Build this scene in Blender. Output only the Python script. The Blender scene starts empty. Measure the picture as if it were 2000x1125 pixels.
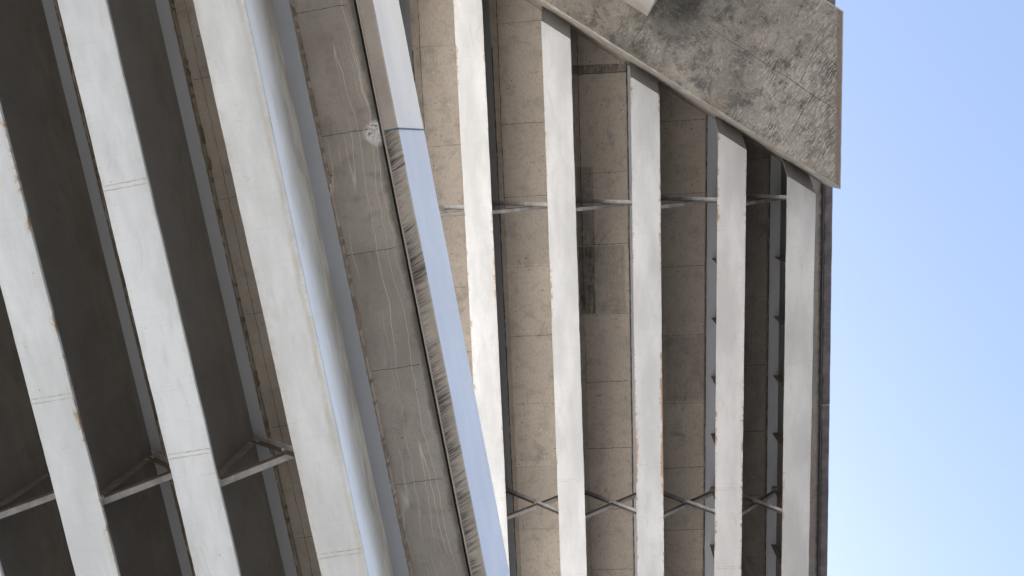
import bpy, bmesh, math, random
from mathutils import Vector, Matrix
random.seed(7)
SC = bpy.context.scene
COL = SC.collection
EYE = 1.6                      # camera height above the ground; heights below are given above the ground

# ------------------------------------------------------------------ node helper
class G:
    def __init__(self, name):
        self.m = bpy.data.materials.new(name); self.m.use_nodes = True
        self.t = self.m.node_tree; self.t.nodes.clear()
        self.out = self.t.nodes.new('ShaderNodeOutputMaterial')
        self.b = self.t.nodes.new('ShaderNodeBsdfPrincipled')
        self.t.links.new(self.b.outputs[0], self.out.inputs[0])
        self.tc = self.t.nodes.new('ShaderNodeTexCoord')
        self.obj = self.tc.outputs['Object']
        oi = self.t.nodes.new('ShaderNodeObjectInfo'); self.rand = oi.outputs['Random']
    def put(self, sock, v):
        if hasattr(v, 'links') or isinstance(v, bpy.types.NodeSocket): self.t.links.new(v, sock)
        elif isinstance(v, (tuple, list)) and len(v) == 3 and sock.type == 'RGBA': sock.default_value = (*v, 1)
        else: sock.default_value = v
    def math(self, op, a, b=0.0, c=0.0, clamp=False):
        n = self.t.nodes.new('ShaderNodeMath'); n.operation = op; n.use_clamp = clamp
        for s, v in zip(n.inputs, (a, b, c)): self.put(s, v)
        return n.outputs[0]
    def add(self, a, b): return self.math('ADD', a, b)
    def mul(self, a, b): return self.math('MULTIPLY', a, b)
    def vec(self, v, scale=(1, 1, 1), loc=(0, 0, 0), rot=(0, 0, 0)):
        n = self.t.nodes.new('ShaderNodeMapping'); self.put(n.inputs[0], v)
        n.inputs['Location'].default_value = loc; n.inputs['Scale'].default_value = scale
        n.inputs['Rotation'].default_value = rot
        return n.outputs[0]
    def shift(self, v, amount=37.0):
        # every object reads its own stretch of the noise
        c = self.t.nodes.new('ShaderNodeCombineXYZ')
        s = self.mul(self.rand, amount)
        for i in range(3): self.put(c.inputs[i], s)
        n = self.t.nodes.new('ShaderNodeVectorMath'); n.operation = 'ADD'
        self.put(n.inputs[0], v); self.put(n.inputs[1], c.outputs[0]); return n.outputs[0]
    def xyz(self, v):
        n = self.t.nodes.new('ShaderNodeSeparateXYZ'); self.put(n.inputs[0], v); return n.outputs
    def comb(self, x, y, z=0.0):
        n = self.t.nodes.new('ShaderNodeCombineXYZ')
        for s, v in zip(n.inputs, (x, y, z)): self.put(s, v)
        return n.outputs[0]
    def noise(self, v, scale=1.0, detail=6.0, rough=.55, dist=0.0):
        n = self.t.nodes.new('ShaderNodeTexNoise'); self.put(n.inputs['Vector'], v)
        n.inputs['Scale'].default_value = scale; n.inputs['Detail'].default_value = detail
        n.inputs['Roughness'].default_value = rough; n.inputs['Distortion'].default_value = dist
        return n.outputs[0]
    def voro(self, v, scale=1.0, rnd=1.0, feature='F1'):
        n = self.t.nodes.new('ShaderNodeTexVoronoi'); n.feature = feature
        self.put(n.inputs['Vector'], v); n.inputs['Scale'].default_value = scale
        n.inputs['Randomness'].default_value = rnd
        return n.outputs['Distance'], n.outputs.get('Color')
    def step(self, v, a, b, lo=0.0, hi=1.0):
        n = self.t.nodes.new('ShaderNodeMapRange'); n.interpolation_type = 'SMOOTHSTEP'
        self.put(n.inputs[0], v); n.inputs[1].default_value = a; n.inputs[2].default_value = b
        n.inputs[3].default_value = lo; n.inputs[4].default_value = hi
        return n.outputs[0]
    def mix(self, f, a, b, kind='MIX'):
        n = self.t.nodes.new('ShaderNodeMix'); n.data_type = 'RGBA'; n.blend_type = kind
        self.put(n.inputs[0], f); self.put(n.inputs[6], a); self.put(n.inputs[7], b)
        return n.outputs[2]
    def bump(self, h, strength=.3, dist=.01, prev=None):
        n = self.t.nodes.new('ShaderNodeBump'); n.inputs['Strength'].default_value = strength
        n.inputs['Distance'].default_value = dist; self.put(n.inputs['Height'], h)
        if prev is not None: self.put(n.inputs['Normal'], prev)
        return n.outputs[0]
    def done(self, col, rough=.8, normal=None, spec=.3, metal=0.0):
        self.put(self.b.inputs['Base Color'], col); self.put(self.b.inputs['Roughness'], rough)
        self.b.inputs['Specular IOR Level'].default_value = spec; self.b.inputs['Metallic'].default_value = metal
        if normal is not None: self.put(self.b.inputs['Normal'], normal)
        return self.m

# ------------------------------------------------------------------ materials
def paint(name, base=(.60, .61, .615), hw=.2, rust=.25, dirt=.4, line=0.0, side=0):
    """Old grey bridge paint on a flange; local x runs across the flange, y along it."""
    g = G(name); o = g.shift(g.obj); x, y, z = g.xyz(g.obj)
    big = g.noise(g.vec(o, (1.6, .45, 1)), 1.4, 7, .6)
    mid = g.noise(g.vec(o, (3, .8, 3)), 2.6, 8, .65, .6)
    fine = g.noise(o, 55, 3, .6)
    brushed = g.noise(g.vec(o, (1.2, 26, 1)), 2.2, 4, .6)
    c = g.mix(g.step(big, .35, .68), tuple(v * .84 for v in base), tuple(min(1, v * 1.09) for v in base))
    c = g.mix(g.step(mid, .50, .74, 0, .5), c, (base[0] * .76, base[1] * .75, base[2] * .73))
    c = g.mix(g.step(fine, .30, .75, 0, .12), c, (base[0] * .7, base[1] * .7, base[2] * .7))
    c = g.mix(g.step(brushed, .52, .78, 0, .26), c, (base[0] * .7, base[1] * .7, base[2] * .71))
    # scuffs and faint cloudy wash marks
    sc = g.noise(g.vec(o, (2, 6, 2), rot=(0, 0, .7)), 3.5, 9, .7, 1.0)
    c = g.mix(g.step(sc, .60, .73, 0, .40), c, (.33, .32, .30))
    # drip mark that runs along the flange
    if line:
        wav = g.noise(g.comb(0.0, y, g.rand), 1.1, 4, .6)
        d = g.math('ABSOLUTE', g.add(g.add(x, -hw * line), g.mul(g.add(wav, -.5), -.09)))
        c = g.mix(g.mul(g.step(d, .0, .034, 1, 0), g.step(mid, .35, .65, .12, .5)), c, (.36, .34, .29))
    edge = g.math('ABSOLUTE', x)
    if side: edge = g.mul(x, side)
    e = g.step(edge, hw * .66, hw * 1.0)
    rn = g.noise(g.vec(o, (1, .75, 1)), 10.5, 10, .76, .4)
    rl = g.noise(g.vec(o, (.5, .6, .5)), 1.1, 3, .5)
    c = g.mix(g.mul(e, g.step(rn, .44, .62, 0, dirt)), c, (.42, .40, .35))
    rm = g.mul(g.step(g.add(g.mul(g.step(edge, hw * .55, hw), .24), g.add(g.mul(rn, .62), g.mul(rl, .38))), .81 - .12 * rust, .89 - .12 * rust), min(1, rust * 2.2))
    tone = g.noise(o, 28, 5, .6)
    c = g.mix(rm, c, g.mix(tone, (.22, .115, .06), (.37, .27, .18)))
    sp, _ = g.voro(o, 7.0)
    c = g.mix(g.mul(g.step(sp, .022, .05, 1, 0), g.step(mid, .5, .55)), c, (.22, .13, .08))
    h = g.add(g.mul(fine, .25), g.add(g.mul(rm, -.6), g.mul(big, .8)))
    return g.done(c, g.step(mid, .3, .7, .5, .68), g.bump(h, .22, .006), .35)

def web_paint(name, base, dirt, depth, darken=0.0):
    """Paint on a standing web; local z is zero at the web's foot. Old drip dirt hangs from the top."""
    g = G(name); o = g.shift(g.obj); x, y, z = g.xyz(g.obj)
    drip = g.noise(g.vec(o, (1, 1.1, 3.2)), 1.6, 8, .62)
    wide = g.noise(g.vec(o, (1, .45, .3)), 1.0, 4, .5)
    fine = g.noise(o, 40, 3, .6)
    blot = g.noise(g.vec(o, (1, .9, .9)), 3.0, 7, .65, .5)
    t = g.math('DIVIDE', z, depth)
    t = g.add(t, g.add(g.mul(g.add(drip, -.5), .40), g.mul(g.add(wide, -.5), .45)))
    c = g.mix(g.step(wide, .3, .7), tuple(v * .93 for v in base), tuple(v * 1.05 for v in base))
    c = g.mix(g.step(blot, .52, .75, 0, .3), c, tuple(v * .72 for v in base))
    c = g.mix(g.step(fine, .3, .8, 0, .15), c, tuple(v * .7 for v in base))
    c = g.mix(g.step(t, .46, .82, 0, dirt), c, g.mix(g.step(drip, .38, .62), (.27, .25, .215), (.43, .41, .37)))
    if darken:  # darkens the web colour throughout, more in blotches, plus rust spots
        c = g.mix(g.step(blot, .35, .7, darken * .7, darken), c, (.145, .138, .132))
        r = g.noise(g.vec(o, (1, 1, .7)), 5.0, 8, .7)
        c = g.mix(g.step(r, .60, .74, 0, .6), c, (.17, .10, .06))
    return g.done(c, .6, g.bump(g.add(blot, g.mul(fine, .3)), .15, .006), .35)

def grime_metal(name, base, rust=.2):
    g = G(name); o = g.shift(g.obj)
    n = g.noise(o, 6, 7, .65); f = g.noise(o, 60, 3)
    c = g.mix(g.step(n, .35, .7), base, tuple(v * .6 for v in base))
    r = g.noise(o, 9, 8, .7)
    c = g.mix(g.step(r, .70 - .2 * rust, .78 - .2 * rust, 0, .85), c, (.22, .10, .045))
    return g.done(c, .6, g.bump(f, .2, .003), .35)

def pores(g, o, c, scale, size, col, amount=.55, stretch=(1, 1, 1)):
    d, rc = g.voro(g.vec(o, stretch), scale)
    gate = g.xyz(rc)[0]
    big = g.mul(g.step(gate, .0, 1.0), size)
    hole = g.step(g.math('SUBTRACT', d, big), 0, size * .35, 1, 0)
    m = g.mul(hole, g.step(gate, amount, amount + .03))
    return g.mix(m, c, col), m

def soffit_concrete(name, a, b, dark=.55):
    """Board-marked soffit: y runs along the bridge."""
    g = G(name); o = g.obj; x, y, z = g.xyz(o)
    big = g.noise(g.vec(o, (1, .6, 1)), .9, 6, .6)
    mid = g.noise(o, 4.2, 8, .65, .3)
    grain = g.noise(g.vec(o, (1, .45, 1)), 34, 5, .7)
    fib = g.noise(g.vec(o, (26, 1.3, 1)), 2.0, 4, .6)
    sand = g.noise(o, 110, 2, .5)
    c = g.mix(g.step(big, .32, .68), a, b)
    c = g.mix(g.step(mid, .46, .72, 0, .6), c, tuple(v * .6 for v in a))
    c = g.mix(g.step(fib, .5, .8, 0, .30), c, tuple(v * .6 for v in a))
    c = g.mix(g.step(grain, .48, .72, 0, .60), c, tuple(v * .5 for v in a))
    c = g.mix(g.step(sand, .55, .8, 0, .35), c, tuple(v * .5 for v in a))
    # each poured panel a slightly different tone
    cell = g.math('FLOOR', g.math('DIVIDE', g.add(y, .30), 1.165))
    col = g.math('FLOOR', g.math('DIVIDE', g.add(x, 1.66), 1.23))
    wn = g.t.nodes.new('ShaderNodeTexWhiteNoise'); wn.noise_dimensions = '2D'
    g.put(wn.inputs['Vector'], g.comb(cell, col))
    c = g.mix(g.mul(wn.outputs[0], .32), c, tuple(v * .62 for v in a))
    # dark weathered blotches, some of them black
    bl = g.noise(g.vec(o, (1.1, .8, 1), loc=(3.1, 7.7, 0)), 1.2, 9, .68, .5)
    c = g.mix(g.step(bl, .57, .74, 0, dark), c, (.075, .068, .060))
    # damp black stains with hard board-shaped edges
    st = g.noise(g.vec(o, (9, .8, 1)), 2.5, 8, .7); s4 = g.noise(o, 5, 8, .7, .5)
    for x0, x1, y0, y1, k in ((-.20, .055, 1.75, 2.88, .85), (-.20, .065, .45, 1.73, .5), (-.3, .70, -1.165, -1.02, .75), (.05, .55, 1.75, 2.88, .30), (1.2, 1.9, 3.3, 4.4, .25)):
        bx = g.mul(g.mul(g.step(x, x0, x0 + .015), g.step(x, x1, x1 + .012, 1, 0)), g.mul(g.step(y, y0, y0 + .015), g.step(y, y1, y1 + .015, 1, 0)))
        c = g.mix(g.mul(bx, g.step(g.add(g.mul(st, .55), g.mul(s4, .45)), .36, .62, k * .35, k)), c, (.04, .035, .031))
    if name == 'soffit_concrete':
        bay_shade = g.noise(g.vec(o, (1.5, .5, 1), loc=(1, 6, 0)), 1.6, 7, .65)
        c = g.mix(g.mul(g.step(g.add(x, g.mul(g.add(bay_shade, -.5), .5)), 2.15, 2.45), g.step(bay_shade, .2, .75, .42, .7)), c, (.10, .095, .095))  # shade of the right-hand bays, put into the concrete colour
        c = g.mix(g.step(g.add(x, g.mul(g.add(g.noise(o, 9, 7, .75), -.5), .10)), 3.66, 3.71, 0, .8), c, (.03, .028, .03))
    # broken nicks and trowel marks
    ck = g.noise(g.vec(o, (2.2, 3.6, 1), loc=(9, 2, 0)), 5.5, 4, .6, 1.6)
    rare = g.noise(o, 1.6, 2, .5)
    nick = g.mul(g.step(ck, .665, .70), g.step(rare, .40, .48))
    c = g.mix(g.mul(nick, .85), c, (.035, .03, .027))
    c, m1 = pores(g, o, c, 9.0, .085, (.04, .035, .03), .80, (1.4, 1, 1))
    c, m2 = pores(g, o, c, 26.0, .11, (.07, .06, .05), .80)
    c, m3 = pores(g, o, c, 17.0, .10, tuple(min(1, v * 1.35) for v in b), .93)
    hgt = g.add(g.add(g.mul(grain, .6), mid), g.add(g.mul(m1, -1.5), g.mul(nick, -1.5)))
    return g.done(c, .92, g.bump(hgt, .35, .008), .15)

def overhang_concrete(name):
    """Underside of the cantilever of the lower deck: pale lime runs, fine cracks, brown stains."""
    g = G(name); o = g.obj; x, y, z = g.xyz(o)
    A = (.305, .275, .24); B = (.415, .38, .335)
    big = g.noise(g.vec(o, (1, .55, 1)), 1.3, 6, .6)
    mid = g.noise(o, 5, 8, .66, .4); grain = g.noise(o, 42, 5, .7); sand = g.noise(o, 130, 2, .5)
    c = g.mix(g.step(big, .3, .7), A, B)
    c = g.mix(g.step(mid, .48, .72, 0, .5), c, (.21, .19, .16))
    band = g.noise(g.vec(o, (7, .45, 1)), 1.6, 6, .6, .3)
    c = g.mix(g.step(band, .5, .72, 0, .45), c, (.37, .36, .335))
    c = g.mix(g.step(grain, .5, .75, 0, .4), c, (.12, .108, .093))
    c = g.mix(g.step(sand, .55, .8, 0, .35), c, (.10, .09, .08))
    # lime runs: thin wandering lines along the deck
    w1 = g.noise(g.comb(g.mul(x, .6), y), 1.1, 3, .5)
    w2 = g.noise(g.comb(x, g.mul(y, 4.0)), 2.2, 3, .6)
    xx = g.add(x, g.add(g.mul(w1, .22), g.mul(w2, .018)))
    for sc, w, gate, amt in ((9.5, .020, .43, .8), (17.0, .03, .54, .5)):
        n = g.noise(g.comb(g.mul(xx, 1.0), g.mul(y, .035)), sc, 0, .5)
        ln = g.step(g.math('ABSOLUTE', g.add(n, -.5)), .0, w, 1, 0)
        gt = g.step(g.noise(g.vec(o, (1.6, .5, 1), loc=(sc, 0, 0)), 1.3, 4), gate, gate + .1)
        c = g.mix(g.mul(g.mul(g.mul(ln, gt), amt), g.step(x, -2.42, -2.36)), c, (.62, .59, .535))
    # rusty spots
    rs = g.noise(g.vec(o, (1, .7, 1), loc=(5, 1, 0)), 3.4, 5, .6, .2)
    c = g.mix(g.step(rs, .69, .77, 0, .5), c, (.27, .17, .085))
    # black fringe beside the drip groove
    fr = g.noise(g.vec(o, (2, 1.2, 1)), 4, 7, .7)
    ed = g.step(g.add(x, g.mul(g.add(fr, -.5), .12)), -1.868, -1.798)
    c = g.mix(g.mul(ed, .75), c, (.085, .075, .065))
    # lime bloom at the leaking joint
    dx = g.add(x, 1.835); dy = g.add(y, .385)
    rr = g.math('SQRT', g.add(g.mul(dx, dx), g.mul(dy, dy)))
    sp = g.noise(o, 26, 8, .75, 1.2)
    r2 = g.add(rr, g.mul(g.add(g.noise(o, 9, 6, .7), -.5), .14))
    c = g.mix(g.mul(g.step(r2, .07, .13, 1, 0), g.step(sp, .36, .50)), c, (.72, .715, .69))
    c = g.mix(g.mul(g.step(r2, .05, .10, 1, 0), g.step(sp, .53, .60)), c, (.05, .045, .04))
    c, m = pores(g, o, c, 13.0, .08, (.06, .05, .045), .88)
    return g.done(c, .92, g.bump(g.add(g.add(mid, g.mul(grain, .6)), g.mul(m, -1.2)), .3, .006), .15)

def lip_concrete(name, streaks):
    """Narrow underside of a parapet panel, with black splash streaks across it."""
    g = G(name); o = g.obj; x, y, z = g.xyz(o)
    big = g.noise(o, 2.2, 7, .65); grain = g.noise(o, 50, 4, .7)
    c = g.mix(g.step(big, .3, .7), (.36, .325, .285), (.45, .41, .365))
    c = g.mix(g.step(grain, .5, .75, 0, .35), c, (.25, .23, .2))
    wob = g.noise(g.vec(o, (1, .8, 1)), 2.0, 3, .5)
    tilt = g.comb(x, g.add(g.add(y, g.mul(x, .42)), g.mul(wob, .08)), z)
    s = g.noise(g.vec(tilt, (.9, 9, 1)), 2.6, 7, .66, .15); s2 = g.noise(g.vec(tilt, (2.2, 30, 1)), 2.2, 5, .65, .2)
    pt = g.noise(g.vec(o, (.3, 1, 1)), 1.7, 4, .55)
    tot = g.add(g.mul(s, .30), g.add(g.mul(s2, .46), g.mul(pt, .42)))
    tot = g.add(tot, g.step(x, .0, .15, .035, -.05))
    m = g.step(tot, .525, .72)
    c = g.mix(g.mul(m, streaks), c, (.05, .045, .042))
    if streaks < .5:
        bl = g.noise(g.vec(o, (1, .5, 1)), 5, 8, .7)
        c = g.mix(g.step(bl, .64, .72, 0, .7), c, (.16, .145, .125))
    return g.done(c, .9, g.bump(g.add(grain, g.mul(m, -.5)), .25, .004), .15)

def face_concrete(name, ca=(.66, .655, .65), cb=(.73, .725, .72)):
    """Smooth pale coated parapet face with faint slanting scuffs."""
    g = G(name); o = g.obj
    big = g.noise(g.vec(o, (1, .6, 1)), 1.6, 7, .6); fine = g.noise(o, 30, 5, .65)
    c = g.mix(g.step(big, .3, .7), ca, cb)
    c = g.mix(g.step(fine, .52, .78, 0, .22), c, (.40, .40, .40))
    sl = g.noise(g.vec(o, (1, 2.2, 9), rot=(.75, 0, 0)), 2.4, 6, .65, .4)
    c = g.mix(g.step(sl, .63, .74, 0, .35), c, (.30, .31, .33))
    hs = g.noise(g.vec(o, (1, 1.0, 14)), 3.0, 5, .65)
    c = g.mix(g.step(hs, .62, .75, 0, .25), c, (.36, .35, .34))
    c, m = pores(g, o, c, 8.0, .05, (.22, .21, .2), .93)
    return g.done(c, .75, g.bump(g.add(big, g.mul(fine, .4)), .2, .005), .25)

def cap_concrete(name, smooth=False):
    """Weathered pier cap: black algae, pale laitance scratched off in brush strokes, brown tint."""
    g = G(name); o = g.obj; x, y, z = g.xyz(o)
    big = g.noise(o, 1.0, 7, .62, .4); mid = g.noise(o, 3.6, 9, .7, .5)
    grain = g.noise(o, 30, 6, .72); sand = g.noise(o, 95, 3, .6)
    c = g.mix(g.step(big, .33, .66), (.115, .106, .094), (.25, .232, .205))
    c = g.mix(g.step(mid, .47, .64, 0, .8), c, (.055, .053, .050))
    br = g.noise(g.vec(o, (1, 1, 1), loc=(4, 4, 4)), 2.6, 6, .6)
    c = g.mix(g.step(br, .6, .75, 0, .5), c, (.27, .19, .115))
    if not smooth:
        zone = g.noise(g.vec(o, (.8, .9, 1), loc=(1.7, 0, 0)), 1.35, 7, .66, .3)
        grow = g.step(x, .6, 4.0, -.10, .13)
        zz = g.step(g.add(zone, grow), .44, .64)
        warp = g.noise(o, 2.2, 5, .6)
        wv = g.comb(g.add(x, g.mul(warp, .06)), g.add(y, g.mul(g.noise(g.vec(o, (1, 1, 1), loc=(5, 0, 0)), 2.2, 5, .6), .10)), z)
        s = g.noise(g.vec(wv, (58, 9, 1), rot=(0, 0, .42)), 1.0, 8, .74, .6)
        c = g.mix(g.mul(g.step(s, .47, .60), g.mul(zz, .78)), c, (.44, .425, .39))
        s3 = g.noise(g.vec(wv, (9, 40, 1), rot=(0, 0, -.35)), 1.0, 8, .74, .5)
        c = g.mix(g.mul(g.step(s3, .52, .66), g.step(zone, .38, .58, .55, .1)), c, (.37, .355, .32))
        pz = g.noise(g.vec(o, (1, 1, 1), loc=(8, 3, 1)), 9.0, 10, .8, .2)
        c = g.mix(g.step(pz, .54, .68, 0, .5), c, (.42, .41, .38))
        c = g.mix(g.step(pz, .45, .32, 0, .6), c, (.045, .043, .041))
        cl = g.noise(g.vec(o, (1, 1, 1), loc=(2, 9, 1)), 1.7, 9, .72, .25)
        c = g.mix(g.step(cl, .52, .74, 0, .6), c, (.06, .058, .056))
        # algae beside the column, bare brown strip along the end of the cap
        ca = g.step(g.add(g.math('ABSOLUTE', g.add(x, -.98)), g.mul(g.add(pz, -.5), .8)), -.1, .75, 1, 0)
        c = g.mix(g.mul(ca, g.step(y, -.15, -.95, 0, .7)), c, (.04, .04, .038))
        uu = g.add(g.add(g.mul(x, .83), g.mul(y, -.558)), g.mul(g.add(pz, -.5), .11))
        c = g.mix(g.step(uu, 3.40, 3.44, 0, .92), c, (.165, .138, .118))
    c = g.mix(g.step(grain, .50, .72, 0, .5), c, (.07, .066, .06))
    c = g.mix(g.step(grain, .46, .30, 0, .3), c, (.46, .44, .40))
    c = g.mix(g.step(sand, .56, .8, 0, .4), c, (.09, .085, .078))
    c, m = pores(g, o, c, 5.0, .06, (.06, .05, .045), .9)
    h = g.add(g.add(mid, g.mul(grain, .8)), g.mul(sand, .25))
    return g.done(c, .93, g.bump(h, .5, .012), .15)

def plain_concrete(name, a, b, scale=2.0):
    g = G(name); o = g.obj
    n = g.noise(o, scale, 8, .65); f = g.noise(o, 40, 5, .7)
    c = g.mix(g.step(n, .3, .7), a, b)
    c = g.mix(g.step(f, .5, .8, 0, .35), c, tuple(v * .6 for v in a))
    return g.done(c, .92, g.bump(g.add(n, g.mul(f, .5)), .3, .008), .15)

def flat(name, col, rough=.8):
    g = G(name); o = g.obj
    n = g.noise(o, 18, 6, .65)
    return g.done(g.mix(g.step(n, .3, .7), col, tuple(v * .6 for v in col)), rough, g.bump(n, .2, .004), .2)

# ------------------------------------------------------------------ mesh helpers
def vbox(bm, x0, x1, y0, y1, z0, z1, mi=0):
    vs = [bm.verts.new(p) for p in ((x0,y0,z0),(x1,y0,z0),(x1,y1,z0),(x0,y1,z0),(x0,y0,z1),(x1,y0,z1),(x1,y1,z1),(x0,y1,z1))]
    for f in ((0,3,2,1),(4,5,6,7),(0,1,5,4),(1,2,6,5),(2,3,7,6),(3,0,4,7)):
        bm.faces.new([vs[i] for i in f]).material_index = mi

def prism(bm, poly, z0, z1, mi=0):
    """Vertical prism over a plan polygon; z0 and z1 may be lists."""
    n = len(poly)
    a = [bm.verts.new((p[0], p[1], z0[i] if isinstance(z0, (list, tuple)) else z0)) for i, p in enumerate(poly)]
    b = [bm.verts.new((p[0], p[1], z1[i] if isinstance(z1, (list, tuple)) else z1)) for i, p in enumerate(poly)]
    bm.faces.new(a[::-1]).material_index = mi; bm.faces.new(b).material_index = mi
    for i in range(n):
        j = (i + 1) % n
        bm.faces.new((a[i], a[j], b[j], b[i])).material_index = mi

def loft(bm, sections, mi=0, caps=True):
    """Skin a list of equal-length closed loops of points."""
    rings = [[bm.verts.new(p) for p in s] for s in sections]
    n = len(rings[0])
    for r0, r1 in zip(rings, rings[1:]):
        for i in range(n):
            j = (i + 1) % n
            bm.faces.new((r0[i], r0[j], r1[j], r1[i])).material_index = mi
    if caps:
        bm.faces.new(rings[0][::-1]).material_index = mi; bm.faces.new(rings[-1]).material_index = mi

def obj(name, bm, mats, parent, origin=(0, 0, 0), bevel=0.0, rot=0.0):
    bmesh.ops.recalc_face_normals(bm, faces=bm.faces[:])
    if bevel:
        bmesh.ops.bevel(bm, geom=bm.edges[:], offset=bevel, segments=2, affect='EDGES', profile=.6)
    o0 = Vector(origin)
    M = Matrix.Translation(o0) @ Matrix.Rotation(rot, 4, 'Z')
    bm.transform(M.inverted())
    me = bpy.data.meshes.new(name); bm.to_mesh(me); bm.free()
    for m in (mats if isinstance(mats, (list, tuple)) else [mats]): me.materials.append(m)
    ob = bpy.data.objects.new(name, me); COL.objects.link(ob)
    if parent is not None:
        ob.parent = parent
        # the child's matrix is written in the thing's frame
        base = parent.matrix_basis if parent.parent else Matrix.Identity(4)
        ob.matrix_basis = base.inverted() @ M if parent.parent else M
    else:
        ob.matrix_basis = M
    return ob

def thing(name, label, cat, rz=0.0, loc=(0, 0, 0), group=None):
    e = bpy.data.objects.new(name, None); COL.objects.link(e)
    e.location = loc; e.rotation_euler = (0, 0, rz); e.empty_display_size = .5
    e['label'] = label; e['category'] = cat
    if group: e['group'] = group
    return e

def ragged(y0, y1, stepy, amp, base, seed, lo=None):
    rr = random.Random(seed); pts = []; y = y0; v = 0.0
    while y <= y1 + 1e-6:
        v = v * .72 + rr.uniform(-amp, amp) * .6
        q = base + v + (rr.uniform(-amp, amp) * .35)
        pts.append((q, y)); y += stepy
    return pts

# ------------------------------------------------------------------ materials in use
TA, TB = .1817, .0376          # plan angles of the two decks
M_haunch = soffit_concrete('soffit_haunch_concrete', (.45, .405, .35), (.53, .48, .42), .4)
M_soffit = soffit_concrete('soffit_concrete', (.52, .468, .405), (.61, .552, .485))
M_over = overhang_concrete('overhang_concrete')
M_lipA = lip_concrete('panel_lip_clean', .08); M_lipB = lip_concrete('panel_lip_streaked', .95)
M_face = face_concrete('panel_face'); M_face2 = face_concrete('skylit_panel_face', (.55, .585, .66), (.615, .645, .715))  # M_face2 carries blue sky light in its panel colour
M_cap = cap_concrete('pier_cap_concrete'); M_caps = plain_concrete('pier_cap_side', (.20, .185, .165), (.34, .32, .285), 5)
M_col = plain_concrete('column_concrete', (.22, .216, .21), (.28, .275, .268))
M_deck = plain_concrete('deck_concrete', (.36, .34, .31), (.45, .43, .39))
M_dark = plain_concrete('dark_edge_concrete', (.085, .078, .080), (.14, .128, .13), 3.0)  # dark concrete for groove backs and the far parapet lip
def lip_dark(name):  # dark lip concrete, darker still along its inner edge
    g = G(name); o = g.obj; x, y, z = g.xyz(o)
    n = g.noise(o, 4, 8, .7); f = g.noise(g.vec(o, (3, 22, 1)), 2, 6, .7); k = g.noise(o, 45, 5, .7)
    c = g.mix(g.step(n, .3, .7), (.10, .09, .094), (.20, .185, .19))
    c = g.mix(g.step(f, .55, .7, 0, .5), c, (.27, .26, .265)); c = g.mix(g.step(k, .5, .75, 0, .5), c, (.05, .047, .05))
    c = g.mix(g.step(g.add(x, g.mul(g.add(n, -.5), .07)), .012, .035, .8, 0), c, (.025, .024, .027))
    return g.done(c, .9, g.bump(g.add(n, k), .4, .006), .15)
M_lipR = lip_dark('dark_panel_lip')
M_seam_shade = flat('form_seam_and_shade', (.105, .09, .075)); M_weld = flat('weld_bead', (.50, .50, .49), .6)
M_mortar = plain_concrete('mortar_lip', (.16, .135, .105), (.27, .235, .19), 8)
M_seal = flat('joint_sealant', (.13, .18, .24), .5)
M_brace = grime_metal('brace_paint', (.44, .435, .43), .3)
M_braceA = grime_metal('pale_brace_paint', (.50, .505, .52), .2); M_braceD = grime_metal('brown_shaded_brace_face', (.17, .14, .115), .4); M_stf = grime_metal('brown_stiffener_paint', (.27, .235, .205), .3)  # M_braceD: shade of the in-plane brace leg painted as darker brown
M_bolt = grime_metal('bolt_steel', (.42, .40, .37), .5)

# ------------------------------------------------------------------ girders
def flange_mesh(bm, x0, x1, y0, y1, z0, z1, seed, jit=.0018, stepy=.11, end=None):
    """Plate with slightly uneven flame-cut edges. end = (ya, yb): skewed start at the left/right edge."""
    rr = random.Random(seed); secs = []; y = y0; ys = []
    while y < y1: ys.append(y); y += stepy
    ys.append(y1)
    vx0 = vx1 = 0.0
    for k, y in enumerate(ys):
        vx0 = vx0 * .6 + rr.uniform(-jit, jit); vx1 = vx1 * .6 + rr.uniform(-jit, jit)
        sag = .004 * math.sin(y * 1.7 + seed)
        ya = yb = y
        if end:
            f = max(0.0, 1 - (y - y0) / 3.0)
            ya = y + (end[0] - y0) * f; yb = y + (end[1] - y0) * f
        secs.append([(x0 + vx0, ya, z0), (x1 + vx1, yb, z0), (x1 + vx1, yb, z1), (x0 + vx0, ya, z1)])
    loft(bm, secs)

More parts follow.
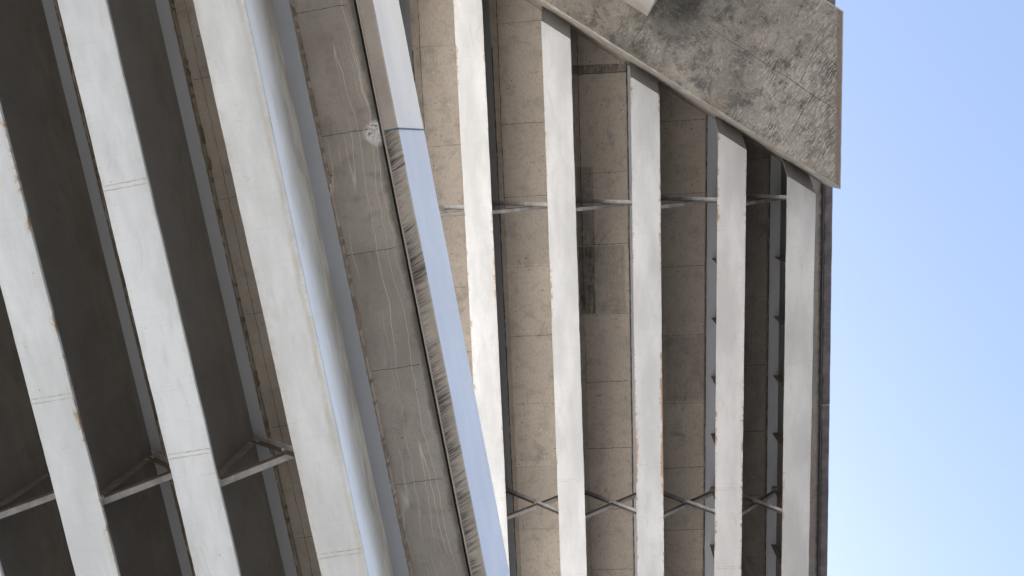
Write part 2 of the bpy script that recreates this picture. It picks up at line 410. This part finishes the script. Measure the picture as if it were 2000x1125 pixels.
def girder(parent, label, c0, slope, w, h_bot, h_top, top_hw, ystart, yend, mats, seed,
           welds=(), stiff=(), stiff_left=True, stiff_both=(), stiff_w=.095, dap=None):
    """c0 + slope*y is the web line. Part: web; sub-parts: flanges, stiffeners, weld seams."""
    m_fl, m_web, m_top = mats
    zb, zt = h_bot + EYE, h_top + EYE
    rot = -math.atan(slope); ym = 3.0
    org = (c0 + slope * ym, ym, 0)
    def tr(bm):       # geometry is written with x = offset from web line, y along
        for v in bm.verts: v.co.x += c0 + slope * v.co.y
    TF = .03
    y_web0 = ystart if dap is None else ystart - .28
    bm = bmesh.new()
    if dap is None:
        vbox(bm, -.009, .009, y_web0, yend, zb + TF, zt - TF * 0)
    else:
        zd = zb + dap
        prof = [(ystart, zb + TF), (yend, zb + TF), (yend, zt), (y_web0 - 1.6, zt), (y_web0 - 1.6, zd + TF), (y_web0, zd + TF)]
        a = [bm.verts.new((-.009, p[0], p[1])) for p in prof]; b = [bm.verts.new((.009, p[0], p[1])) for p in prof]
        bm.faces.new(a); bm.faces.new(b[::-1])
        for i in range(6): bm.faces.new((a[i], a[(i + 1) % 6], b[(i + 1) % 6], b[i]))
    tr(bm); g = obj('plate_girder', bm, m_web, parent, (org[0], org[1], zb + TF), rot=rot)
    g['label'] = label
    hw = w / 2
    bm = bmesh.new()
    sk = .672                                     # skew of the pier: plan slope of its edge
    if dap is None:
        flange_mesh(bm, -hw, hw, ystart, yend, zb, zb + TF, seed)
    else:
        flange_mesh(bm, -hw, hw, ystart, yend, zb, zb + TF, seed, end=(ystart - hw * sk, ystart + hw * sk))
    tr(bm); f = obj('bottom_flange', bm, m_fl, g, (org[0], org[1], zb), rot=rot)
    if dap is not None:
        zd = zb + dap; bm = bmesh.new()
        secs = []
        for y, z in ((ystart - .003, zb + .004), (ystart - .28, zd), (ystart - 1.9, zd)):
            secs.append([(-hw + .002, y - hw * sk, z), (hw - .002, y + hw * sk, z), (hw - .002, y + hw * sk, z + TF), (-hw + .002, y - hw * sk, z + TF)])
        loft(bm, secs); tr(bm); obj('raised_end_flange', bm, M_dapp, g, (org[0], org[1], zb), rot=rot)
    bm = bmesh.new()
    vbox(bm, -top_hw, top_hw, (y_web0 if dap is None else y_web0 - 1.6), yend, zt, zt + .025)
    tr(bm); obj('top_flange', bm, m_top, g, (org[0], org[1], zt), rot=rot)
    def plate(y, sgn, wd):
        bm = bmesh.new(); x0, x1 = sorted((sgn * .009, sgn * wd))
        vbox(bm, x0, x1, y - .006, y + .006, zb + TF, zt)
        tr(bm); obj('stiffener', bm, M_stf, g, (c0 + slope * y, y, zb), rot=rot)
    for y in stiff: plate(y, -1 if stiff_left else 1, stiff_w)
    for y in stiff_both: plate(y, -1, stiff_w); plate(y, 1, stiff_w * 1.15)
    for y in welds:
        bm = bmesh.new(); rr = random.Random(seed + int(y * 10))
        for k, dy in enumerate((-.018, .018)):
            n = 14; secs = []
            for i in range(n + 1):
                x = -hw + .006 + (w - .012) * i / n; yy = y + dy + rr.uniform(-.002, .002); t = .0038 + rr.uniform(0, .003)
                secs.append([(x, yy - t, zb + .001), (x, yy, zb - .0025), (x, yy + t, zb + .001)])
            loft(bm, secs)
        tr(bm); obj('weld_seam', bm, M_weld, g, (c0 + slope * y, y, zb), rot=rot)
    return g

# ------------------------------------------------------------------ cross bracing
def bar(bm, p0, p1, flip, leg=.060, t=.008, yoff=0.0):
    """Steel angle from p0 to p1 (both in one transverse plane): one leg in the plane, one sticking out along y."""
    p0 = Vector(p0); p1 = Vector(p1); d = (p1 - p0).normalized()
    n = Vector((-d.z, 0, d.x))                    # in-plane normal
    if n.z < 0: n = -n
    yv = Vector((0, 1, 0)) * (1 if flip > 0 else -1)
    o = yv * yoff
    def beam(a, b, c, e, mi):
        pts = [a, b, c, e]
        loft(bm, [[p0 + o + q for q in pts], [p1 + o + q for q in pts]], mi)
    # leg in the frame plane
    beam(n * -leg / 2, n * leg / 2, n * leg / 2 + yv * t, n * -leg / 2 + yv * t, 1)
    # outstanding leg: along the upper edge on the near side, along the lower edge on the far side
    e = n * (leg / 2 - t) if flip < 0 else n * (-leg / 2)
    beam(e + yv * t, e + n * t + yv * t, e + n * t + yv * leg, e + yv * leg, 0)

def bolt(bm, p, axis_y, r=.014, h=.016):
    c = Vector(p); ring = [Vector((math.cos(a) * r, 0, math.sin(a) * r)) for a in [i * math.pi / 3 for i in range(6)]]
    loft(bm, [[c + q for q in ring], [c + q + Vector((0, axis_y * h, 0)) for q in ring]])

def crossframe(parent, xl, xr, y, h_bot, h_top, mat, label):
    zb, zt = h_bot + EYE, h_top + EYE
    a = (xl + .05, y, zt - .13); b = (xr - .05, y, zb + .13)
    c = (xl + .05, y, zb + .13); d = (xr - .05, y, zt - .13)
    mid = ((xl + xr) / 2, y, (zb + zt) / 2)
    bm = bmesh.new(); bar(bm, a, b, -1, yoff=.008)
    br = obj('cross_brace', bm, [mat, M_braceD], parent, mid); br['label'] = label
    bm = bmesh.new(); bar(bm, c, d, 1, yoff=.008)
    obj('rear_diagonal', bm, [mat, M_braceD], br, mid)
    for (px, pz), sx in (((xl, zt - .14), 1), ((xl, zb + .14), 1), ((xr, zt - .14), -1), ((xr, zb + .14), -1)):
        bm = bmesh.new()
        prism_pts = [(px + sx * .02, pz - .055), (px + sx * .10, pz - .055), (px + sx * .14, pz), (px + sx * .10, pz + .055), (px + sx * .02, pz + .055)]
        loft(bm, [[(q[0], y - .007, q[1]) for q in prism_pts], [(q[0], y + .007, q[1]) for q in prism_pts]])
        obj('gusset_plate', bm, mat, br, (px + sx * .1, y, pz))
    bm = bmesh.new(); bolt(bm, (mid[0], y - .017, mid[2]), -1, .022, .03)
    obj('bolt', bm, M_bolt, br, (mid[0], y - .03, mid[2]))
    for p in (a, b):
        k = 1 if p is a else -1
        for q in (.05, .11):
            f = q / math.hypot(b[0] - a[0], b[2] - a[2]) * k
            bm = bmesh.new(); pp = (p[0] + (b[0] - a[0]) * f, y - .017, p[2] + (b[2] - a[2]) * f)
            bolt(bm, pp, -1); obj('bolt', bm, M_bolt, br, pp)
    return br

# ================================================================== LOWER OVERPASS (left)
A = thing('lower_overpass', 'lower overpass on the left with broad pale steel girders, dark webs and bluish parapet', 'overpass', -TA)
HA, HAT = 7.0, 8.29
pA = lambda n, hw, **k: paint(n, (.60, .615, .62), hw, **k)
topA = web_paint('lower_top_flange_paint', (.38, .40, .435), .0, 1.0)
webA = web_paint('lower_shaded_web_paint', (.30, .292, .285), .5, 1.26, .6)  # same paint as the outer web, darkened for shade and grime
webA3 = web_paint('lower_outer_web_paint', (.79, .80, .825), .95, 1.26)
fA = [paint('flange_paint_a', (.545, .59, .64), .19, rust=.12, dirt=.4),
      paint('flange_paint_b', (.545, .59, .64), .18, rust=.42, dirt=.7, side=1),
      paint('flange_paint_c', (.545, .59, .64), .18, rust=.06, dirt=.35),
      paint('flange_paint_d', (.56, .597, .635), .185, rust=.10, dirt=.55, line=.80)]
YA0, YA1 = -12.0, 18.0
fr_y = [2.16]
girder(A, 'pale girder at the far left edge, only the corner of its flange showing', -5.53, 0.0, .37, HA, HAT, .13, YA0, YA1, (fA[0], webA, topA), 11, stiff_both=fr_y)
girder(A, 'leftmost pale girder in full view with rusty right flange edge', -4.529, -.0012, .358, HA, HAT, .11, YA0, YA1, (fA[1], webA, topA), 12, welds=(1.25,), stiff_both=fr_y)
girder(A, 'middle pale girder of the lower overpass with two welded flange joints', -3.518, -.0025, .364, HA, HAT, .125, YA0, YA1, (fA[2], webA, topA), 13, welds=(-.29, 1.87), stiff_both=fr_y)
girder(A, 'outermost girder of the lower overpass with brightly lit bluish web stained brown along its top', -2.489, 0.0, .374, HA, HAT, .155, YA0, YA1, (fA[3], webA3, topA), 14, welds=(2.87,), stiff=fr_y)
for xl, xr, lab in ((-5.53, -4.535, 'brown cross brace at the left edge of the photo'), (-4.532, -3.524, 'brown cross brace between the leftmost and the middle pale girder'), (-3.524, -2.489, 'brown cross brace with a bolt beside the wide outer girder')):
    crossframe(A, xl, xr, fr_y[0], HA, HAT, M_braceA, lab)

# deck slab of the lower overpass
zs = 8.38 + EYE
bm = bmesh.new(); vbox(bm, -9.2, -1.796, YA0 - 30, YA1 + 40, zs, zs + .26)
slabA = obj('deck_slab', bm, M_over, A, (0, 0, zs))
slabA['label'] = 'grey concrete deck underside of the lower overpass with pale lime runs'
M_top = plain_concrete('worn_deck_surface', (.56, .55, .53), (.62, .61, .59), .8)
bm = bmesh.new(); vbox(bm, -9.19, -1.78, YA0 - 30, YA1 + 40, zs + .264, zs + .30)
obj('deck_surface', bm, M_top, slabA, (0, 0, zs + .26))
for c0, sl, hwid, s in ((-5.53, 0, .13, 1), (-4.529, -.0012, .11, 2), (-3.518, -.0025, .125, 3), (-2.489, 0, .155, 4)):
    bm = bmesh.new()
    vbox(bm, -hwid - .012, hwid + .012, YA0, YA1, HAT + EYE + .025, zs + .01)
    for v in bm.verts: v.co.x += c0 + sl * v.co.y
    obj('haunch', bm, M_over, slabA, (0, 0, zs - .05))
    # mortar that leaked over the flange edge
    pts = ragged(-4.0, 6.0, .035, .012, c0 + hwid, s)
    rr = random.Random(s)
    secs = []
    for (q, y) in pts:
        wdt = max(.003, .009 + rr.uniform(-.004, .004)); x = c0 + hwid + sl * y + (q - c0 - hwid) * .8
        if rr.random() < .03: wdt += rr.uniform(.004, .012)
        z0 = HAT + EYE + rr.uniform(-.0015, .003)
        secs.append([(x - .005, y, z0), (x + wdt * .5, y, z0 + .004), (x + wdt, y, z0 + .028), (x + wdt, y, zs + .01), (x, y, zs + .01), (x - .005, y, zs)])
    bm = bmesh.new(); loft(bm, secs); obj('mortar_lip', bm, M_mortar, slabA, (c0 + hwid, 0, HAT + EYE))
# form joints: across the deck and one along the bay beside the outer girder
def seam_or_shade(par, p0, p1, z, w, seed, n=26, drop=.003, wander=.004):
    bm = bmesh.new()
    rr = random.Random(seed); secs = []; d = Vector((p1[0] - p0[0], p1[1] - p0[1], 0)); nn = Vector((-d.y, d.x, 0)).normalized(); off = 0.0
    for i in range(n + 1):
        p = Vector((p0[0], p0[1], 0)) + d * (i / n); off = off * .7 + rr.uniform(-wander, wander)
        ww = w * rr.uniform(.45, 1.25); c = p + nn * off
        secs.append([(c.x - nn.x * ww, c.y - nn.y * ww, z + .002), (c.x, c.y, z - drop), (c.x + nn.x * ww, c.y + nn.y * ww, z + .002)])
    loft(bm, secs)
    return obj('joint_or_shade_line', bm, M_seam_shade, par, ((p0[0] + p1[0]) / 2, (p0[1] + p1[1]) / 2, z), rot=par.matrix_basis.to_euler().z)
rs = 100
for y in (-3.7, -2.6, -1.52, -.44, .64, 1.73, 2.84, 3.9, 5.0):
    seam_or_shade(slabA, (-2.33, y), (-1.86, y + .01), zs, .0045, rs); rs += 1
    seam_or_shade(slabA, (-3.36, y + .38), (-2.64, y + .385), zs, .004, rs); rs += 1
    seam_or_shade(slabA, (-4.38, y + .2), (-3.68, y + .2), zs, .004, rs); rs += 1
for x in (-3.28, -4.28):
    seam_or_shade(slabA, (x, -4.0), (x - .012, 6.0), zs, .0035, rs, 200); rs += 1

# parapet panels of the lower overpass
def parapet(parent, x_in, x_out, y0, y1, z0, z1, m_lip, m_face, label, lean=.0, grain_seed=0):
    """Panel with its narrow underside, a face and a thin nib beside the drip groove."""
    bm = bmesh.new(); s = 1 if x_out > x_in else -1
    b = .012
    prof = [(x_in, z0), (x_out - s * b, z0), (x_out, z0 + b), (x_out, z1 - b), (x_out - s * b, z1), (x_in, z1)]
    n = max(2, int((y1 - y0) / .25)); rr = random.Random(grain_seed); secs = []
    for i in range(n + 1):
        y = y0 + (y1 - y0) * i / n; j = rr.uniform(-.002, .002)
        secs.append([(p[0] + (j if abs(p[0] - x_out) < .02 else 0), y, p[1]) for p in prof])
    loft(bm, secs)
    for f in bm.faces:
        f.normal_update()
        if abs(f.normal.z) > .5 and f.calc_center_median().z < (z0 + z1) / 2: f.material_index = 1
    o = obj('parapet_panel', bm, [m_face, m_lip], parent, (x_in, (y0 + y1) / 2, z0))
    o['label'] = label
    return o
zl = 8.355 + EYE; zt = 9.70 + EYE
JA = -.385
p1 = parapet(A, -1.760, -1.625, -16.0, JA - .008, zl, zt, M_lipA, M_face, 'pale parapet panel above the sealed joint, with a clean tan underside', grain_seed=1)
p2 = parapet(A, -1.760, -1.625, JA + .008, 18.0, zl + .001, zt - .002, M_lipB, M_face2, 'bluish parapet panel below the sealed joint, with black streaks under it', grain_seed=2)
bm = bmesh.new(); vbox(bm, -1.757, -1.617, JA - .0078, JA + .0078, zl - .004, zt - .003)
obj('joint_sealant', bm, M_seal, p2, (-1.7, JA, zl), bevel=.002)
bm = bmesh.new(); vbox(bm, -1.768, -1.752, -8, 16, zl - .012, zl + .02)   # thin pale drip nib along the groove
obj('drip_nib', bm, M_lipA, p2, (-1.76, 0, zl), bevel=.003)
bm = bmesh.new(); vbox(bm, -1.7955, -1.7605, YA0 - 30, YA1 + 40, zs + .09, zs + .25)   # bottom of the groove
obj('groove_backing', bm, M_dark, slabA, (-1.77, 0, zs + .1))
parapet(A, -9.2, -9.36, -16.0, 18.0, zl, zt, M_lipA, M_face, 'far parapet of the lower overpass', grain_seed=5)

# ================================================================== UPPER OVERPASS (right)
B = thing('upper_overpass', 'higher overpass on the right with slim rust-edged girders under a tan concrete deck', 'overpass', -TB)
HB, HBT = 14.0, 15.43
CB = (.455, .465, .475)
fB = [paint('upper_flange_paint_a', CB, .2, rust=.3),
      paint('upper_flange_paint_b', (.46, .468, .476), .205, rust=.45, dirt=.35),
      paint('upper_flange_paint_c', CB, .205, rust=.42, dirt=.35, side=-1),
      paint('upper_flange_paint_d', CB, .206, rust=.9, dirt=.4),
      paint('upper_flange_paint_e', (.48, .482, .487), .204, rust=.50, dirt=.4),
      paint('upper_flange_paint_f', (.43, .434, .442), .203, rust=.28, dirt=.4, side=-1)]
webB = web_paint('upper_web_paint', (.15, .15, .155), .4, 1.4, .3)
topB = web_paint('upper_top_flange_paint', (.25, .258, .268), .0, 1.4); topC = web_paint('upper_pale_top_flange_paint', (.46, .485, .53), .0, 1.4)
YB1 = 26.0
M_dapp = web_paint('raised_end_paint', (.34, .33, .33), .0, 1.4)
def dap_start(x): return -.59 + (x - 1.02) * .672     # line where the flanges kink up beside the pier cap
stf = [2.0 + .98 * k for k in range(0, 14) if k != 4]
FRB = (1.01, 5.87)
gdef = [(-2.93, .0075, .41, .165, 'girder mostly hidden behind the bluish parapet', (), ()),
        (-1.657, .0075, .412, .170, 'brightest girder of the upper overpass, next to the parapet', (5.5,), ()),
        (-.4125, .0037, .411, .170, 'pale girder meeting the upper left of the pier cap', (5.2,), ()),
        (.834, -.0038, .411, .185, 'pale girder with heavy rust spots on both flange edges', (4.94, 6.26), ()),
        (2.073, -.0123, .408, .175, 'second girder from the sky, small stiffeners along its web', (5.36, 6.63), stf),
        (3.0565, -.0069, .405, .170, 'outermost grey girder nearest the sky', (3.4,), stf)]
for k, (c0, sl, w, thw, lab, wl, stv) in enumerate(gdef):
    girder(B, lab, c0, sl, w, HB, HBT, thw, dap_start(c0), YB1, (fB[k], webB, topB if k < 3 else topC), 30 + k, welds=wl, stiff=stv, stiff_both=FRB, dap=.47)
lab2 = ['between parapet and brightest girder', 'beside the brightest girder', 'left of the rust spotted girder', 'right of the rust spotted girder', 'in the darkest bay nearest the sky']
for fy in FRB:
    for k in range(5):
        xl = gdef[k][0] + gdef[k][1] * fy; xr = gdef[k + 1][0] + gdef[k + 1][1] * fy
        crossframe(B, xl, xr, fy, HB, HBT, M_brace, ('flat looking cross brace near the pier cap, ' if fy < 3 else 'wide open X brace far from the pier cap, ') + lab2[k])

zs = 15.55 + EYE
bm = bmesh.new(); vbox(bm, -4.0, 3.715, -30, YB1 + 30, zs, zs + .25)
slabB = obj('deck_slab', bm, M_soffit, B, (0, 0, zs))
slabB['label'] = 'tan board-marked concrete deck underside with dark form joints'
hl = [(-2.655, 0), (-1.402, .0065), (-.138, .0), (1.10, -.004), (2.34, -.012)]
for k, (c0, sl, w, thw, lab, wl, stv) in enumerate(gdef):
    rgt = (hl[k][0] - c0) if k < 5 else .30
    bm = bmesh.new(); n = 60; secs = []
    for i in range(n + 1):
        y = dap_start(c0) - 1.9 + (YB1 - dap_start(c0) + 1.9) * i / n
        j = random.uniform(-.003, .003)
        secs.append([(c0 + sl * y - thw - .02, y, HBT + EYE + .025), (c0 + sl * y + thw + .02, y, HBT + EYE + .025), (c0 + sl * y + rgt + j, y, zs - .012), (c0 + sl * y + rgt + j, y, zs + .01), (c0 + sl * y - thw - .024, y, zs + .01), (c0 + sl * y - thw - .022, y, zs - .012)])
    loft(bm, secs); obj('haunch', bm, M_haunch, slabB, (0, 0, zs))
rs = 400
for c0, sl, w, thw, lab, wl, stv in gdef:
    for sg in (-1, 1):
        xx = c0 + sg * (thw + .010)
        seam_or_shade(slabB, (xx + sl * -1.5, -1.5), (xx + sl * 9.0, 9.0), HBT + EYE + .02, .009, rs, 160, .003, .002); rs += 1  # dark strips paint the shade line along each top flange edge
bays = [(-2.66, -1.85, (-1.56, .03, 1.18, 2.38, 3.5, 4.7, 5.9, 7.1)),
        (-1.395, -.60, (-1.87, -.28, .9, 2.06, 3.24, 4.41, 5.53, 6.65, 7.8)),
        (-.13, .63, (-1.02, .56, 1.73, 2.9, 4.05, 5.21, 6.3, 7.4)),
        (1.09, 1.87, (-.22, .95, 2.13, 3.28, 4.44, 5.57, 6.68, 7.8)),
        (2.31, 2.86, (.42, 1.51, 2.67, 3.81, 4.95, 6.07, 7.19))]
for x0, x1, ys in bays:
    for y in ys:
        seam_or_shade(slabB, (x0, y + .012), (x1, y - .012), zs, random.choice((.003, .005, .006, .008)), rs); rs += 1
    seam_or_shade(slabB, (x0, -2.4), (x0, 9.0), zs - .012, .006, rs, 200); rs += 1
# end wall over the pier cap, between the girders
def cap_line(x, off=0.0): return -.945 + (x - .865) * .672 + off
bm = bmesh.new()
for k in range(5):
    x0 = gdef[k][0] + .012; x1 = gdef[k + 1][0] - .012
    prism(bm, [(x0, cap_line(x0, -.04)), (x0, cap_line(x0, -.45)), (x1, cap_line(x1, -.45)), (x1, cap_line(x1, -.04))], 14.46 + EYE, zs + .01)
obj('end_diaphragm', bm, M_haunch, slabB, (0, 0, 15 + EYE))

# parapets of the upper overpass (the right one shows only its dark underside)
zlB = 15.52 + EYE
JB = 4.5
parapet(B, 3.735, 3.875, JB + .006, 20.0, zlB, zlB + 1.35, M_lipR, M_face, 'dark underside of the upper parapet beside the sky, lower length', grain_seed=8)
pb = parapet(B, 3.735, 3.875, -14.0, JB - .006, zlB + .001, zlB + 1.349, M_lipR, M_face, 'dark underside of the upper parapet beside the sky, length under the pier cap', grain_seed=9)
bm = bmesh.new(); vbox(bm, 3.7155, 3.7345, -20, 22, zs + .06, zs + .2)
obj('groove_backing', bm, M_dark, slabB, (3.72, 0, zs + .1))
parapet(B, -4.0, -4.15, -14.0, 20.0, zlB, zlB + 1.35, M_dark, M_face, 'far parapet of the upper overpass', grain_seed=10)

# ================================================================== PIER
P = thing('bridge_pier', 'weathered dark concrete pier with a slanting cantilever cap at the top right', 'bridge pier', -TB)
hb, ht = 13.6 + EYE, 14.45 + EYE
ux = Vector((.830, .558)); nx = Vector((-.558, .830))      # along the cap / towards the camera side
E0 = Vector((3.505, .835))                                   # near right corner of the cap
cap_w = 2.0
def cpt(a, b): q = E0 + ux * a + nx * b; return (q.x, q.y)
near0 = cpt(-12.0, 0); far0 = cpt(-12.0, -cap_w)
far1 = (3.505, E0.y - cap_w / .830)
poly = [near0, (E0.x, E0.y), far1, far0]
bm = bmesh.new()
ch = .018
# chamfered lower arrises
inn = [cpt(-12.0, -ch), (E0.x - ch, E0.y - ch * 1.9), (far1[0] - ch, far1[1] + ch * .5), cpt(-12.0, -cap_w + ch)]
a = [bm.verts.new((*p, hb)) for p in inn]; b = [bm.verts.new((*p, hb + ch)) for p in poly]; c = [bm.verts.new((*p, ht)) for p in poly]
bm.faces.new(a[::-1]); bm.faces.new(c)
for i in range(4):
    j = (i + 1) % 4
    f1 = bm.faces.new((a[i], a[j], b[j], b[i])); f2 = bm.faces.new((b[i], b[j], c[j], c[i])); f1.material_index = 1; f2.material_index = 1
rotc = math.atan2(ux.y, ux.x)
cap = obj('pier_cap', bm, [M_cap, M_caps], P, (0.0, cap_line(0.0), hb), rot=rotc)
# form joints of the cap soffit
q = [(cpt(-3.55, -.01), cpt(-3.56, -.57)), (cpt(-3.5, -.9), cpt(-.75, -.86)), (cpt(-1.05, -.9), cpt(-1.02, -.08)), (cpt(-6.2, -.01), cpt(-6.2, -1.9)), (cpt(-3.56, -1.45), cpt(-3.56, -1.95)), (cpt(-1.3, -.9), cpt(-1.4, -1.5))]
for i, (s0, s1) in enumerate(q): seam_or_shade(cap, s0, s1, hb, .007, 700 + i, 20, .003, .006)
# column under the cap, with a recessed front panel
a0, a1 = -3.567, -6.1; d0, d1 = -.57, -1.43
bm = bmesh.new()
prof = [(a0, d0), (a1, d0), (a1, d1), (a0, d1)]
prism(bm, [cpt(*p) for p in prof], 0, hb + .02)
obj_col = obj('column', bm, M_col, P, (*cpt(-4.4, -1.0), 0), rot=rotc, bevel=.03)
bm = bmesh.new()
prism(bm, [cpt(a0 - .0, d0 + .022), cpt(a1 + .0, d0 + .022), cpt(a1 + .0, d0 + .002), cpt(a0 - .0, d0 + .002)], 0.02, hb - .16)
obj('raised_facing', bm, M_col, obj_col, (*cpt(-4.4, d0), 0), rot=rotc, bevel=.006)

# ================================================================== GROUND
gg = G('ground_gravel'); n = gg.noise(gg.obj, .12, 8, .6); f = gg.noise(gg.obj, 3, 8, .7)
c = gg.mix(gg.step(n, .3, .7), (.19, .185, .175), (.25, .243, .23)); c = gg.mix(gg.step(f, .45, .75, 0, .3), c, (.15, .145, .135))
M_ground = gg.done(c, .95, gg.bump(f, .3, .02), .15)
bm = bmesh.new(); R = 900
vs = [bm.verts.new((R * math.cos(i * math.pi / 24), R * math.sin(i * math.pi / 24), 0)) for i in range(48)]
bm.faces.new(vs)
gr = obj('ground', bm, M_ground, None); gr['kind'] = 'structure'

def sheet(name, poly, z, mat):  # unseen ground sheets, added to steer bounce light onto the undersides
    bm = bmesh.new(); q = []
    for u, v in poly: q.append(bm.verts.new((u * math.cos(TB) + v * math.sin(TB), -u * math.sin(TB) + v * math.cos(TB), z)))
    bm.faces.new(q); o = obj(name, bm, mat, None); o['kind'] = 'structure'; return o
ga = G('dark_bounce_asphalt'); n = ga.noise(ga.obj, .4, 8, .6); f = ga.noise(ga.obj, 40, 4, .7)
M_dark_bounce = ga.done(ga.mix(ga.step(n, .3, .7), (.045, .045, .047), ga.mix(f, (.06, .06, .06), (.09, .088, .085))), .9, ga.bump(f, .3, .01), .2)
M_bounce_strip = plain_concrete('pale_bounce_strip_concrete', (.42, .40, .37), (.50, .48, .445), .6)
sheet('added_ground_strip', [(-4.6, -60), (.4, -60), (.4, 60), (-4.6, 60)], .004, M_ground)  # added strip for bounce light, same gravel as the ground
sheet('dark_bounce_sheet', [(.4, -9), (8, -9), (8, -1.5), (160, -1.5), (160, 160), (.4, 160)], .008, M_dark_bounce)  # added dark sheet that cuts the bounce light on the right
M_pale_bounce = plain_concrete('pale_bounce_concrete', (.66, .64, .60), (.74, .72, .68), .5)
sheet('pale_bounce_sheet', [(.4, -60), (60, -60), (60, -1.5), (8, -1.5), (8, -9), (.4, -9)], .006, M_pale_bounce)  # added pale sheet that throws sunlight up from the right

# ================================================================== LIGHT, SKY, CAMERA
SUN_EL, SUN_AZ = math.radians(37), math.radians(145)   # azimuth of the sun in the x-y plane, measured from +x
sun = bpy.data.lights.new('sun', 'SUN'); sun.energy = 5.0; sun.angle = math.radians(.53); sun.color = (1, .975, .945)
so = bpy.data.objects.new('sun', sun); COL.objects.link(so)
dv = Vector((math.cos(SUN_EL) * math.cos(SUN_AZ), math.cos(SUN_EL) * math.sin(SUN_AZ), math.sin(SUN_EL)))
so.rotation_euler = dv.to_track_quat('Z', 'Y').to_euler(); so.location = dv * 60
w = bpy.data.worlds.new('World'); SC.world = w; w.use_nodes = True
nt = w.node_tree; bg = nt.nodes['Background']; sky = nt.nodes.new('ShaderNodeTexSky')
sky.sky_type = 'NISHITA'; sky.sun_disc = False; sky.sun_elevation = SUN_EL
sky.sun_rotation = math.radians(90) - SUN_AZ
sky.altitude = 0; sky.air_density = 1.0; sky.dust_density = 5; sky.ozone_density = 1.0
nt.links.new(sky.outputs[0], bg.inputs[0]); bg.inputs[1].default_value = .15

cam = bpy.data.cameras.new('camera'); co = bpy.data.objects.new('camera', cam); COL.objects.link(co)
f, vx, vy = 1850.0, 1148.0, 270.0
z = Vector((vx - 1000, vy - 562.5, f)).normalized()
ex = (Vector((1, 0, 0)) - z * z.x).normalized(); ey = z.cross(ex)
Mx = Matrix(((ex.x, -ex.y, -ex.z), (ey.x, -ey.y, -ey.z), (z.x, -z.y, -z.z)))
co.matrix_world = Matrix.Translation((0, 0, EYE)) @ Mx.to_4x4()
cam.sensor_fit = 'HORIZONTAL'; cam.sensor_width = 36; cam.lens = 36 * f / 2000; cam.clip_start = .05; cam.clip_end = 3000
SC.camera = co
SC.view_settings.view_transform = 'Standard'; SC.view_settings.look = 'None'
SC.view_settings.exposure = 1.8; SC.view_settings.gamma = 1.0
SC.cycles.use_denoising = True; SC.cycles.max_bounces = 10; SC.cycles.diffuse_bounces = 8
